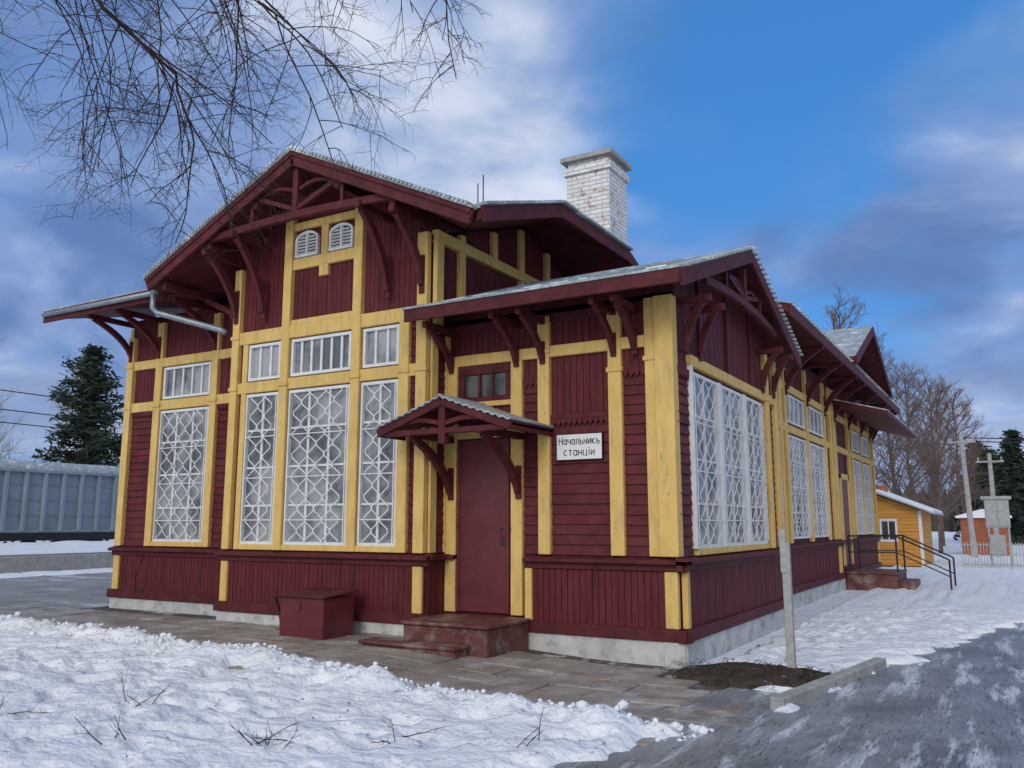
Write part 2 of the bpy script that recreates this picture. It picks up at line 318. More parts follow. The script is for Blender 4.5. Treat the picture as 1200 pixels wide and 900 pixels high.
# --- annex right side
base(FR,0,4.9,posts=((0,.10),),e0=.15,e1=0)
siding(FR,.0,.44,1.22,3.42); teeth(FR,.03,.44,3.5); boards(FR,.03,.44,3.5,3.6)
for a,b in ((.5,1.55),(1.68,2.78),(2.91,3.95)): window(FR,a,b,1.3,3.5,cols=2,rows=4)
for a,b in ((1.56,1.67),(2.79,2.90)): FR.box(wht,a,b,1.3,3.5,0,.085)
FR.box(wht,.44,.498,1.3,3.56,0,.08)
FR.box(yel,.5,3.97,1.22,1.3,0,.07)
siding(FR,3.97,4.15,1.22,3.55); post(FR,4.15,4.33,1.22,4.36,.09,(3.6,)); siding(FR,4.33,4.7,1.22,3.6); post(FR,4.72,4.9,1.22,4.4,.09)
FR.box(yel,.44,4.8,3.56,3.70,0,.08)
boards(FR,.03,4.7,3.72,lambda u:5.36-.34*abs(u-2.2)-.03)
for u in (.95,2.2,3.45): FR.box(trim,u-.06,u+.06,3.72,5.36-.34*abs(u-2.2)-.06,0,.06)
for u in (.2,.75,3.9,4.6): bracket(FR,u,3.78,4.3,.34,w=.065,th=.07)
def truss(xa,yc,half,zp,sl,F,dd,zt,arch=.12):
    L0=(zp-zt)/sl
    n=12; pts=[F.p(yc-L0+2*L0*i/n,zt+arch*math.sin(math.pi*i/n),dd) for i in range(n+1)]
    br.sweep(pts,.08,.11,F.n)
    br.beam(F.p(yc,zt+.02,dd),F.p(yc,zp-.05,dd),.09,.10,F.n)
    for s_ in (-1,1):
        br.beam(F.p(yc,zt+arch+.08,dd),F.p(yc+s_*L0*.42,zp-sl*L0*.42-.05,dd),.06,.07,F.n)
        br.beam(F.p(yc+s_*L0*.48,zt+arch*.8,dd),F.p(yc+s_*L0*.48,zp-sl*L0*.48,dd),.06,.06,F.n)
        pp=[F.p(yc+s_*(.06+.34*L0*t),zp-.12-.30*(1-t)**2*1.0-sl*.34*L0*t,dd) for t in (0,.25,.5,.75,1)]
        br.sweep(pp,.05,.05,F.n)
truss(0,2.2,3,5.28,.36,FR,.30,4.62,.1)
# --- long side wall
FR2.box(yel,4.9,5.05,1.22,5,0,.08)
base(FR2,4.9,20,e1=.1,posts=((12.9,13.2),(19.8,20)))
for a,b in ((5.3,7.2),(7.9,9.7),(10.0,11.8),(15.9,17.3),(17.7,19.1)):
    window(FR2,a,b,1.3,3.4,cols=3,rows=4); window(FR2,a+.02,b-.02,3.66,4.25,grille=False,cols=4)
for u in (5.15,7.3,7.72,9.78,11.85,12.6,13.0,15.2,15.7,17.42,19.2,19.85): post(FR2,u-.02,u+.16 if u!=13.0 else u+.35,1.22,5.0,.09,(3.55,4.4))
FR2.box(yel,4.9,20,3.45,3.6,0,.075); FR2.box(yel,4.9,20,4.3,4.45,0,.075)
boards(FR2,4.9,20,4.45,5.15,w=.13); siding(FR2,7.2,7.9,1.22,3.45); siding(FR2,11.8,13,1.22,3.45); siding(FR2,14.9,15.9,1.22,3.45); siding(FR2,19.1,20,1.22,3.45)
boards(FR2,11.9,17.3,5.15,lambda u:6.5-.45*abs(u-14.6),w=.13)
FR2.box(door,13.75,14.75,.55,2.75,.02,.06); FR2.box(yel,13.6,13.75,.55,2.9,0,.09); FR2.box(yel,14.75,14.9,.55,2.9,0,.09); FR2.box(yel,13.6,14.9,2.75,2.9,0,.09)
for u in (7.8,9.86,11.9,13.17,15.3,17.5,19.3,19.93): bracket(FR2,u,4.3,5.05,.78,w=.08,th=.09)
# --- transept gable wall above annex roof
tk=lambda y:5.49+.35*(min(y,4.4-y)+1.2)-.2
boards(FN,-.3,4.8,4.3,5.52); boards(FN,-.3,4.7,5.66,lambda y:tk(y))
FN.box(yel,-.45,4.8,5.50,5.66,0,.10)
for u in (.15,1.05,1.9,2.8): FN.box(yel,u,u+.14,5.66,tk(u+.06)-.02,0,.09)
for u in (.15,1.9): FN.box(yel,u,u+.14,4.3,5.50,0,.09)
FN.box(yel,-.45,-.28,4.2,5.50,0,.10)
# ---------------------------------------------------------------- roofs
def roof(quad,th=.15,ext=.035):
    q=[Vector(p) for p in quad]; c=sum(q,Vector())/len(q)
    roofr.prism([p-Vector((0,0,th)) for p in q],(0,0,th-.004))
    e=[p+(p-c).normalized()*ext for p in q]
    tin.prism(e,(0,0,.028))
def ribs(a0,a1,b0,b1,sp,r=.014):
    a0,a1,b0,b1=map(Vector,(a0,a1,b0,b1)); n=max(2,int((a1-a0).length/sp))
    for i in range(n+1):
        t=i/n; p=a0.lerp(a1,t); q=b0.lerp(b1,t); up=Vector((0,0,.03))
        tin.tube([p+up+(p-q).normalized()*.045,q+up],r,n=5)
EL,ER,ZE,ZR=-8.29,-2.09,5.47,6.94
roof([(EL,-1.25,ZE),(EL,-.85,ZE),(-6.64,2.2,6.25),(GX,2.2,ZR),(GX,-1.25,ZR)])
roof([(ER,-1.25,ZE),(-4.64,2.2,6.68),(GX,2.2,ZR),(GX,-1.25,ZR)])
roof([(GX,2.2,ZR),(GX,12,ZR),(-6.64,12,6.25),(-6.64,2.2,6.25)])
roof([(GX,2.2,ZR),(GX,12,ZR),(-4.64,12,6.68),(-4.64,2.2,6.68)])
snw=P('roof_edge_snow',M_snow,bevel=.01)
for s_,xe in ((-1,EL),(1,ER)):
    roofr.sweep([(GX,-1.28,ZR-.10),(xe,-1.28,ZE-.10)],.05,.22,(0,1,0))
    roofr.sweep([(GX,-1.315,ZR-.04),(xe,-1.315,ZE-.04)],.03,.07,(0,1,0))
    tin.sweep([(GX,-1.30,ZR+.012),(xe+s_*.05,-1.30,ZE+.012-.02)],.10,.03,(0,1,0))
def wavy_edge(a,b,n,up=.035,w=.12,r=.02):
    a=Vector(a); b=Vector(b)
    for i in range(n):
        p=a.lerp(b,(i+.5)/n); tin.tube([p+Vector((0,-.0,up)),p+Vector((0,w,up))],r,n=6)
wavy_edge((GX,-1.37,ZR),(EL,-1.37,ZE),46,w=.34,r=.027,up=.04); wavy_edge((GX,-1.37,ZR),(ER,-1.37,ZE),46,w=.34,r=.027,up=.04)
def snow_strip(a,b,side,n,seed,w=.10,h=.045,skip=.62):
    rr=random.Random(seed); a=Vector(a); b=Vector(b)
    for i in range(n):
        if rr.random()<skip: continue
        p=a.lerp(b,i/n); q=a.lerp(b,(i+1.02)/n); hh=h*rr.uniform(.5,1.1)
        snw.sweep([p,q],w*rr.uniform(.7,1.1),hh,side)
snow_strip((GX,-1.18,ZR+.075),(EL,-1.18,ZE+.075),(0,1,0),30,1,h=.03)
snow_strip((GX,-1.18,ZR+.075),(ER,-1.18,ZE+.075),(0,1,0),30,2,h=.03)
snow_strip((-3.35,-.80,4.485),(.38,-.80,4.485),(0,1,0),30,3,h=.02)
snow_strip((.28,5.2,5.40),(.28,20.5,5.40),(1,0,0),60,6,w=.16,h=.05)
# left wing
roof([(-11.65,-.9,5.45),(-8.24,-.9,5.45),(-6.6,2.2,6.2),(-11.65,2.2,6.2)])
roof([(-11.65,2.2,6.2),(-6.6,2.2,6.2),(-6.6,6.9,5.3),(-11.65,6.9,5.3)])
roofr.box(-11.66,-8.3,-.95,-.905,5.23,5.44)
# transept half-hip
roof([(-2,-1.2,5.49),(-2,.92,6.23),(-3,2.2,6.68),(-4.64,2.2,6.68),(-2.09,-1.2,5.49)])
roof([(-2,.92,6.23),(-2,3.5,6.23),(-3,2.2,6.68)])
roof([(-3,2.2,6.68),(-2,3.5,6.23),(-2,5.6,5.49),(-5.19,5.6,5.49),(-5.19,2.2,6.68)])
roofr.sweep([(-1.97,-1.22,5.40),(-1.97,.92,6.14),(-1.97,3.5,6.14),(-1.97,5.6,5.40)],.05,.20,(1,0,0))
tin.sweep([(-1.95,-1.24,5.525),(-1.95,.92,6.265),(-1.95,3.5,6.265)],.12,.035,(1,0,0))
for i in range(22):
    y=-1.2+2.1*i/22; tin.tube([(-2.1,y,5.53+.35*(y+1.2)),(-1.9,y,5.53+.35*(y+1.2))],.024,n=6)
# annex
roof([(-3.42,-.85,4.42),(.4,-.85,4.42),(.4,2.2,5.50),(-3.42,2.2,5.50)],th=.13)
roof([(-3.42,2.2,5.50),(.4,2.2,5.50),(.4,5.2,4.40),(-3.42,5.2,4.40)],th=.13)
roofr.box(-3.42,.42,-.90,-.855,4.26,4.42)
tin.box(-3.44,.44,-.915,-.80,4.425,4.455)
roofr.sweep([(.43,-.88,4.32),(.43,2.2,5.41),(.43,5.2,4.30)],.05,.20,(1,0,0))
ribs((-3.4,-.88,4.42),(.4,-.88,4.42),(-3.4,2.2,5.5),(.4,2.2,5.5),.3)
for i in range(50):
    t=(i+.5)/50; y=-.85+6.05*t; z=4.42+.354*(3.05-abs(y-2.2)) if y<2.2 else 5.5-.366*(y-2.2)
    tin.tube([(.3,y,z+.035),(.5,y,z+.035)],.026,n=6)
# long rear roof
roof([(.35,4.9,5.33),(.35,20.6,5.33),(-5.2,20.6,6.95),(-5.2,4.9,6.95)])
roof([(-11.5,6.5,5.3),(-11.5,20.6,5.3),(-5.2,20.6,6.95),(-5.2,6.5,6.95)])
roofr.box(.355,.40,4.9,20.62,5.12,5.33)
roof([(.45,11.3,5.5),(.45,14.6,6.85),(-5,14.6,6.85),(-4,11.3,5.5)]); roof([(.45,14.6,6.85),(.45,17.9,5.5),(-4,17.9,5.5),(-5,14.6,6.85)])
roofr.sweep([(.48,11.3,5.40),(.48,14.6,6.75),(.48,17.9,5.40)],.05,.22,(1,0,0))
for i in range(60):
    y=5+15.5*i/60
    tin.tube([(.25,y,5.38),(.43,y,5.355)],.022,n=5)
roof([(-.5,12.9,4.75),(-.5,19.9,4.75),(.9,19.9,4.35),(.9,12.9,4.35)],th=.1)
# main gable truss and purlins
FT=Face((0,-1.18,0),(1,0,0),(0,-1,0))
truss(0,GX,3,6.80,.474,FT,0,5.93,.07)
for x in (-6.98,-6.0,-4.4,-3.4):
    z=ZR-.474*abs(x-GX)-.26
    br.box(x-.05,x+.05,-1.22,-.45,z-.06,z+.06)
br.box(-8.05,-7.95,-1.2,-.2,5.29,5.40)
for u in (-7.02,-6.42,-3.98,-3.38):
    z=min(5.93,rk(u)-.14); bracket(FB,u,4.85,z-.05,.72,w=.08,th=.09)
pts=[(-7.15,-.36,4.6),(-7.35,-.36,5.0),(-8.0,-.36,5.3)]; br.sweep(pts,.08,.09,(0,1,0))
# ---------------------------------------------------------------- chimney
ch=P('brick_chimney',M_brick); X1,Y0=-2.78,4.56; X0=X1-.9; Y1=Y0+.85
ch.box(X0,X1,Y0,Y1,5.2,8.35); ch.box(X0-.05,X1+.05,Y0-.05,Y1+.05,8.35,8.5); ch.box(X0+.02,X1-.02,Y0+.02,Y1-.02,8.5,8.62)
ch.box(X0-.05,X1+.05,Y0-.05,Y1+.05,5.9,6.9)
cap=P('chimney_cap',M_conc,bevel=.01); cap.box(X0-.1,X1+.1,Y0-.1,Y1+.1,8.62,8.72)
an=P('roof_antenna',M_black); an.tube([(-3.6,1.2,6.3),(-3.6,1.2,7.0)],.01,n=5); an.tube([(-3.5,1.2,6.3),(-3.5,1.2,7.12)],.01,n=5)
# ---------------------------------------------------------------- canopy over door
cx,hw=-2.64,1.0; can=P('door_canopy_roof',M_canopy); zc,ze=3.19,2.83
def cprof(t):
    a=abs(t); return zc-(zc-ze)*(a**.9)
NP=40
top=[]
for i in range(NP+1):
    t=-1+2*i/NP; top.append((cx+hw*1.03*t,cprof(t)+.012*math.cos(i*math.pi)))
for i in range(NP):
    a,b=top[i],top[i+1]
    can.hexa([(a[0],-1.16,a[1]-.02),(b[0],-1.16,b[1]-.02),(b[0],-.05,b[1]-.02),(a[0],-.05,a[1]-.02),(a[0],-1.16,a[1]),(b[0],-1.16,b[1]),(b[0],-.05,b[1]),(a[0],-.05,a[1])])
for s_ in (-1,1):
    roofr.sweep([(cx,-1.10,zc-.08),(cx+s_*hw,-1.10,ze-.08)],.05,.10,(0,1,0))
    roofr.hexa([(cx,-1.08,zc-.07),(cx+s_*hw,-1.08,ze-.07),(cx+s_*hw,-.02,ze-.07),(cx,-.02,zc-.07),(cx,-1.08,zc-.035),(cx+s_*hw,-1.08,ze-.035),(cx+s_*hw,-.02,ze-.035),(cx,-.02,zc-.035)])
    roofr.box(*sorted((cx+s_*.98,cx+s_*1.0)),-1.1,-.02,ze-.12,ze-.02)
    bracket(FA,cx+s_*.53,2.0,2.70,.98,w=.075,th=.085,d0=.085,tail=.08)
    pp=[(cx+s_*(.02+.5*t),-1.06,zc-.14-.22*(1-t)**1.5-.17*t) for t in (0,.2,.4,.6,.8,1)]
    br.sweep(pp,.05,.06,(0,1,0))
br.box(cx-.9,cx+.9,-1.09,-1.01,2.71,2.78); br.box(cx-.05,cx+.05,-1.10,-1.0,2.58,3.1)
# ---------------------------------------------------------------- front steps
st=P('front_steps',M_steps,bevel=.012)
st.box(-3.17,-1.96,-1.1,-.11,-.05,.385); st.box(-3.2,-1.93,-1.13,-.62,.387,.43); st.box(-3.2,-1.93,-.612,-.09,.387,.43)
st.box(-3.55,-2.2,-1.42,-1.13,-.05,.17); st.box(-3.58,-2.17,-1.46,-1.29,.172,.215); st.box(-3.58,-2.17,-1.28,-1.12,.172,.215)
sp=P('side_porch',M_steps,bevel=.012)
sp.box(-.4,.8,13.5,15.2,-.1,.36); sp.box(-.4,.84,13.46,15.24,.362,.42); sp.box(.8,1.15,13.6,15.1,-.1,.2)
rl=P('porch_railing',M_black)
for y in (13.55,15.1):
    rl.tube([(-.3,y,1.3),(.8,y,1.3),(1.95,y,.75)],.022,n=6); rl.tube([(-.3,y,.9),(.8,y,.9),(1.95,y,.35)],.016,n=6)
    for x,z in ((-.3,1.3),(.8,1.3),(1.95,.75)): rl.tube([(x,y,0.),(x,y,z)],.024,n=6)
dp=P('downspout',M_pipe,smooth=True)
dp.tube([(-8.36,-1.1,5.62),(-8.36,-1.1,5.45)],.03,.03); dp.tube([(-8.36,-1.1,5.42),(-8.36,-1.1,5.28)],.11,.055,n=10)
dp.tube([(-8.36,-1.1,5.3),(-8.36,-1.1,5.05),(-8.3,-1.05,4.97),(-7.3,-.62,4.66),(-7.2,-.6,4.6)],.05,n=10)
dp.tube([(-11.6,-.98,5.36),(-8.36,-1.02,5.33)],.045,n=8)
hose=P('black_hose',M_black,smooth=True)
hose.tube([(-5.75,-.56,.1),(-5.75,-.6,.35),(-5.74,-.7,.55),(-5.66,-.76,.62),(-5.6,-.74,.58)],.018,n=6)
hose.tube([(-9.6,-.02,1.1),(-9.62,-.06,.9),(-9.7,-.1,.7),(-9.66,-.1,.5),(-9.5,-.1,.45),(-9.4,-.1,.6)],.012,n=6)
for o in (core,sid,brd,yel,trim,wht,gl,gld,gri,fnd,roofr,tin,snw,br,vent,ventb,door,hnd,ch,cap,an,can,st,sp,rl,dp,hose): o.build(ST)

# ---------------------------------------------------------------- sign, lettering drawn as strokes
SG=empty('station_master_sign')
sg=P('plate',M_sign,bevel=.004); sg.box(-1.56,-.93,-.075,-.045,2.40,2.72)
sgr=P('plate_rim',M_ink)
for b in ((-1.568,-.922,2.392,2.40),(-1.568,-.922,2.72,2.728),(-1.568,-1.56,2.40,2.72),(-.93,-.922,2.40,2.72)): sgr.box(b[0],b[1],-.078,-.04,b[2],b[3])
def arc_(cx_,cy,rx,ry,a0,a1,n=10): return [(cx_+rx*math.cos(math.radians(a0+(a1-a0)*i/n)),cy+ry*math.sin(math.radians(a0+(a1-a0)*i/n))) for i in range(n+1)]
GLY={'Н':(.56,[[(0,0),(0,1)],[(.56,0),(.56,1)],[(0,.5),(.56,.5)]]),
'а':(.46,[[(.46,.7),(.46,0)],arc_(.23,.35,.23,.33,0,360,14)]),
'ч':(.42,[[(0,.7),(0,.45),(.08,.34),(.42,.34)],[(.42,.7),(.42,0)]]),
'л':(.46,[[(0,0),(.08,.06),(.14,.7),(.46,.7),(.46,0)]]),
'ь':(.42,[[(0,.7),(0,0),(.3,0),(.42,.1),(.42,.29),(.3,.39),(0,.39)]]),
'н':(.42,[[(0,0),(0,.7)],[(.42,0),(.42,.7)],[(0,.36),(.42,.36)]]),
'и':(.42,[[(0,.7),(0,0)],[(0,.04),(.42,.66)],[(.42,.7),(.42,0)]]),
'к':(.42,[[(0,.7),(0,0)],[(.40,.7),(.02,.36)],[(.02,.36),(.42,0)]]),
'ъ':(.50,[[(0,.7),(.12,.7),(.12,0),(.4,0),(.5,.1),(.5,.29),(.4,.39),(.12,.39)]]),
'с':(.42,[arc_(.23,.35,.23,.34,50,310,12)]),
'т':(.46,[[(0,.7),(.46,.7)],[(.23,.7),(.23,0)]]),
'ц':(.50,[[(0,.7),(0,0),(.50,0),(.50,-.15)],[(.42,.7),(.42,0)]]),
'і':(.10,[[(.05,.7),(.05,0)],[(.05,.86),(.05,1.0)]])}
ink=P('lettering',M_ink)
for txt,zb,wid in (('Начальникъ',2.590,.56),('станціи',2.450,.42)):
    tot=sum(GLY[c][0] for c in txt); H=.098; gap=.22
    full=tot+gap*(len(txt)-1); sx=wid/full; x=-1.245-wid/2
    for c in txt:
        w_,ss=GLY[c]
        for s_ in ss: ink.sweep([(x+p[0]*sx,-.0765,zb+p[1]*H) for p in s_],.003,.0105,(0,1,0))
        x+=(w_+gap)*sx
sg.build(SG); sgr.build(SG); ink.build(SG)

# ---------------------------------------------------------------- red metal box
BX=empty('red_metal_box'); b=P('body',M_door,bevel=.008); b.box(-5.0,-4.25,-1.35,-.75,.06,.66); b.build(BX)
b=P('lid',M_redd,bevel=.008); b.prism([(-5.04,-1.4,.66),(-4.21,-1.4,.66),(-4.21,-.7,.72),(-5.04,-.7,.72)],(0,0,.02)); b.box(-4.66,-4.62,-1.362,-1.352,.5,.6); b.build(BX)

# ---------------------------------------------------------------- ground
def sm(t): t=max(0,min(1,t)); return t*t*(3-2*t)
def g(x,y=0): return .15*sm((-x-.4)/3.4)
def nz(x,y,s,o=0): return noise.noise(Vector((x*s,y*s,o)))
def path_front(x):
    if x<-2: return -2.84+(-2-x)*.075
    return -2.84-.05*(x+2)
def xr(y):
    pts=((-30,-4),(-10,-.9),(-5.5,.45),(-3.9,1.1),(-1.85,1.62),(1,2.1),(6,3.3),(14,5.2),(30,9),(200,60))
    for (a,b),(c,d) in zip(pts,pts[1:]):
        if y<=c: return b+(d-b)*(y-a)/(c-a)
    return 60
def snow_mask(x,y):
    j=.12*nz(x,y,2.2,3)+.07*nz(x,y,7,5)
    m=1
    if x<1.75 and y>-8:
        pf=path_front(x)+.16*nz(x,0,.8,9)
        if y<0.4:
            d=(pf-y)+j
            dr=(x-1.45)+j if y<-1.1 else (x-.95*sm((-y+.0)/1.1)-.1)+j
            dd=max(d,dr if y>pf-.3 else -9)
            m=min(m,sm(dd/.16))
    if x<-10.3 and x>-21 and y>-2.2:
        m=min(m,sm((y-9+j*3)/.6) if y>4 else sm(((path_front(x)-y)+j)/.16))
    if y>=-.2 and x<.42+j and x>-.6: m=min(m,0 if y<4.9 else 1)
    if y>=-.2 and x<.28 and x>-.6: m=0
    q=((x-.95)/.85)**2+((y+.35)/.62)**2
    m=min(m,sm((q+2*j-1)/.35))
    dr=xr(y)-x+j*2.2+.25*nz(x,y,1.1,31)
    m=min(m,sm(dr/(.22 if y>-2 else .5)))
    return m
def axis(lo,hi,st,far):
    a=[]; x=lo
    while x<=hi: a.append(x); x+=st
    s=st; x=lo; L_=[]
    while x>-far: s*=1.22; x-=s; L_.append(x)
    s=st; x=a[-1]; R_=[]
    while x<far: s*=1.22; x+=s; R_.append(x)
    return L_[::-1]+a+R_
xs=axis(-12,6,.05,1800); ys=axis(-8.0,7,.05,1800)
G=P('ground',M_gsnow,smooth=True)
nx,ny=len(xs),len(ys)
Z=[[0.0]*nx for _ in ys]; MK=[[1.0]*nx for _ in ys]
for jy,y in enumerate(ys):
    for ix,x in enumerate(xs):
        near=(-24<x<14 and -10<y<40)
        if near:
            m=snow_mask(x,y)
            h=.055+.038*nz(x,y,.7,1)+.026*nz(x,y,2.3,2)+.022*nz(x,y,5,4)+.010*nz(x,y,11,14)
            f=nz(x,y,3.1,21)
            if f>.2: h-=.06*min(1,(f-.2)/.15)*(1 if y<-2 else .6)
            if x<1.6 and -5<y<-2:
                d=path_front(x)-y
                h+=.11*math.exp(-((d-.35)/.3)**2)*(.55+.9*nz(x,y,3,8)+.7*abs(nz(x,y,9,11)))
            z=g(x)+m*h-(1-m)*.035
            MK[jy][ix]=m
            if x<-.7 and y>.5 and x>-10: z=-.05; MK[jy][ix]=0
        else:
            z=(g(x) if abs(x)<100 else .15)+.05+.05*nz(x,y,.2)
            if x>14: z-=.02
        Z[jy][ix]=z
def footprint(fx,fy,ang,depth):
    ca,sa=math.cos(ang),math.sin(ang)
    i0=bisect.bisect(xs,fx-.3); i1=bisect.bisect(xs,fx+.3); j0=bisect.bisect(ys,fy-.3); j1=bisect.bisect(ys,fy+.3)
    for jy in range(j0,j1):
        for ix in range(i0,i1):
            dx,dy=xs[ix]-fx,ys[jy]-fy; u=(dx*ca+dy*sa)/.17; v=(-dx*sa+dy*ca)/.085; r=math.sqrt(u*u+v*v)
            if r<1: Z[jy][ix]-=depth*sm((1-r)*2.2)*MK[jy][ix]
            elif r<1.5: Z[jy][ix]+=depth*.22*(1-abs(r-1.22)/.3)*MK[jy][ix] if abs(r-1.22)<.3 else 0
rf=random.Random(17)
for (x0_,y0_,x1_,y1_) in ((-9,-3.6,-.5,-5.2),(-8,-5.5,-2,-3.3),(-5.5,-4.5,.8,-4.4),(-3,-7.5,-2.2,-3.2),(1.2,2,2.2,9),(.8,1.2,1.8,13),(2.6,4,1.6,13),(-7,-4.4,-4.6,-6.5),(-4.5,-3.6,-1,-6.6)):
    L_=math.hypot(x1_-x0_,y1_-y0_); n_=int(L_/.36); a=math.atan2(y1_-y0_,x1_-x0_)
    for k in range(n_):
        t=k/n_; s_=.09 if k%2 else -.09
        footprint(x0_+(x1_-x0_)*t-math.sin(a)*s_+rf.gauss(0,.05),y0_+(y1_-y0_)*t+math.cos(a)*s_+rf.gauss(0,.05),a+rf.gauss(0,.2),rf.uniform(.035,.065))
for jy,y in enumerate(ys):
    for ix,x in enumerate(xs): G.v.append((x,y,Z[jy][ix]))
G.f=[(j*nx+i,j*nx+i+1,(j+1)*nx+i+1,(j+1)*nx+i) for j in range(ny-1) for i in range(nx-1)]
G.build(fix=False)
# road
rd=P('road',M_ice,smooth=True)
ry=[-16+.12*i for i in range(0,330)]+[24+2*i for i in range(60)]
W=60
for y in ry:
    x0=xr(y)-.9
    for i in range(W+1):
        x=x0+ (i/W)**1.3*9.5
        rd.v.append((x,y,.006+.010*nz(x-y*.28,y*.3,2.2,6)+.004*nz(x,y,6,7)))
rd.f=[(j*(W+1)+i,j*(W+1)+i+1,(j+1)*(W+1)+i+1,(j+1)*(W+1)+i) for j in range(len(ry)-1) for i in range(W)]
rd.build(fix=False)
# paved path: bed + individual slabs
PV=empty('paved_path')
bd=P('bed',M_bed)
n=60
for i in range(n+1):
    x=-22+23.6*i/n
    bd.v+=[(x,-3.4,g(x)-.016),(x,.1 if x<.2 else -.9,g(x)-.016)]
bd.f=[(2*i,2*i+2,2*i+3,2*i+1) for i in range(n)]
bd.build(PV,fix=False)
ya_=P('yard_paving',M_pave); ya_.add([(-21,-3.3,.143),(-10.75,-3.3,.143),(-10.75,10,.143),(-21,10,.143)],[(0,1,2,3)]); ya_.build(PV,fix=False)
sl=P('slabs',M_slab,bevel=.008)
y=-.42; row=0
while y>-3.3:
    dy=.40 if row%2 else .5
    x=1.5-(.25 if row%2 else 0)
    while x>-17:
        dx=.74 if row%3 else .5
        x0=x-dx
        if not (x>.25+ (-y-.4)*1.0):
            t=[R.uniform(-.008,.008) for _ in range(4)]; s0=R.uniform(-.008,.008)
            z=lambda X,k: g(X)+.008+t[k]+s0
            e=R.uniform(.004,.016)
            a,b_=x0+e,x-e; c,d=y-dy+e,y-e
            sl.hexa([(a,c,g(a)-.04),(b_,c,g(b_)-.04),(b_,d,g(b_)-.04),(a,d,g(a)-.04),(a,c,z(a,0)),(b_,c,z(b_,1)),(b_,d,z(b_,2)),(a,d,z(a,3))])
        x=x0
    y-=dy; row+=1
sl.build(PV)
kb=P('kerb',M_conc,bevel=.015)
K=[(1.50,-1.9),(1.66,-.95),(1.82,.02),(1.98,1.0)]
for (a,b_),(c,d) in zip(K,K[1:]):
    dv=Vector((c-a,d-b_,0)); dv=dv*(.006/dv.length)
    kb.sweep([Vector((a,b_,.02))+dv,Vector((c,d,.02))-dv],.13,.18,Vector((dv.y,-dv.x,0)))
kb.build()
dt=P('dirt_patch',M_dirt,smooth=True)
NR,NA=14,48
for r in range(NR+1):
    for a in range(NA):
        t=2*math.pi*a/NA; rr=r/NR; k=1+.18*nz(math.cos(t),math.sin(t),1.6,5)
        x=.95+rr*k*.98*math.cos(t); yv=-.35+rr*k*.72*math.sin(t)
        if x>1.6: x=1.6
        dt.v.append((x,yv,(.02+.07*(1-rr**2)+.035*nz(x,yv,5,1)+.02*nz(x,yv,14,2)) if r<NR else -.05))
dt.f=[(r*NA+a,r*NA+(a+1)%NA,(r+1)*NA+(a+1)%NA,(r+1)*NA+a) for r in range(NR) for a in range(NA)]
dt.build(fix=False)
lv=P('dead_plants',M_twig)
for i in range(300):
    x=.95+R.gauss(0,.40); yv=-.35+R.gauss(0,.28); z=.05; an_=R.uniform(0,6.28); l=R.uniform(.04,.16)
    lv.tube([(x,yv,z),(x+l*.5*math.cos(an_),yv+l*.5*math.sin(an_),z+R.uniform(.0,.06)),(x+l*math.cos(an_),yv+l*math.sin(an_),z+R.uniform(-.02,.07))],.004,.002,n=3)
lv.build(fix=False)
def gz(x,y):
    ix=min(nx-2,max(0,bisect.bisect(xs,x)-1)); jy=min(ny-2,max(0,bisect.bisect(ys,y)-1)); return max(Z[jy][ix],Z[jy+1][ix+1])
lf=P('fallen_leaves',M_dirt)
for i in range(1100):
    x=R.uniform(-11,1.4); yv=R.uniform(-4.6,-.5) if R.random()<.8 else R.uniform(-7,-3); s_=R.uniform(.007,.02); a=R.uniform(0,6.28)
    inp=yv>path_front(x)
    z=max(gz(x,yv)+.006,g(x)+.026 if inp else -1)
    c,d=math.cos(a)*s_,math.sin(a)*s_
    lf.add([(x-c,yv-d,z),(x+d*.5,yv-c*.5,z+.004),(x+c,yv+d,z+.006),(x-d*.5,yv+c*.5,z+.002)],[(0,1,2,3)])
lf.build(fix=False)
SP=empty('grey_sign_post'); b=P('post',M_post,bevel=.006); b.box(1.19,1.275,-.10,-.02,-.1,1.40); b.build(SP)
b=P('plate',M_post,bevel=.003); b.box(1.18,1.245,-.115,-.101,1.08,1.54); b.build(SP)

# ---------------------------------------------------------------- vegetation
def grow(Pm,pos,d,length,rad,lev,maxlev,rng,droop=0,kids=(4,6),wander=.25,n=4,spread=.75,taper=.35,kr=.5):
    seg=6 if lev<2 else 4; pts=[pos.copy()]; p=pos.copy(); d=d.normalized()
    for i in range(seg):
        d=(d+Vector((rng.uniform(-1,1),rng.uniform(-1,1),rng.uniform(-1,1)))*wander*.6+Vector((0,0,-droop*(i+1)/seg))).normalized()
        p=p+d*length/seg; pts.append(p.copy())
    Pm.tube(pts,rad,rad*taper,n=n if lev<2 else 3)
    if lev>=maxlev: return
    k=rng.randint(*kids)
    for i in range(k):
        t=.2+.8*(i+rng.random())/k; idx=min(seg-1,int(t*seg)); q=pts[idx].lerp(pts[idx+1],t*seg-idx)
        ax=Vector((rng.uniform(-1,1),rng.uniform(-1,1),rng.uniform(-.6,1))).normalized()
        base_d=(pts[idx+1]-pts[idx]).normalized()
        nd=(base_d*(1-spread*.5)+ax*spread).normalized()
        grow(Pm,q,nd,length*rng.uniform(.45,.7)*(1.1-.4*t),rad*kr*(1.2-.4*t),lev+1,maxlev,rng,droop,kids,wander,n,spread,taper,kr)
BT=empty('birch_tree'); rng=random.Random(11)
tr=P('trunk',M_bark,smooth=True); base0=Vector((-8.6,-9.6,0))
tr.tube([base0,base0+Vector((.1,.1,3)),base0+Vector((.4,.3,6)),base0+Vector((.6,.5,9)),base0+Vector((.7,.6,13))],.24,.06,n=10)
bb=P('branches',M_twig)
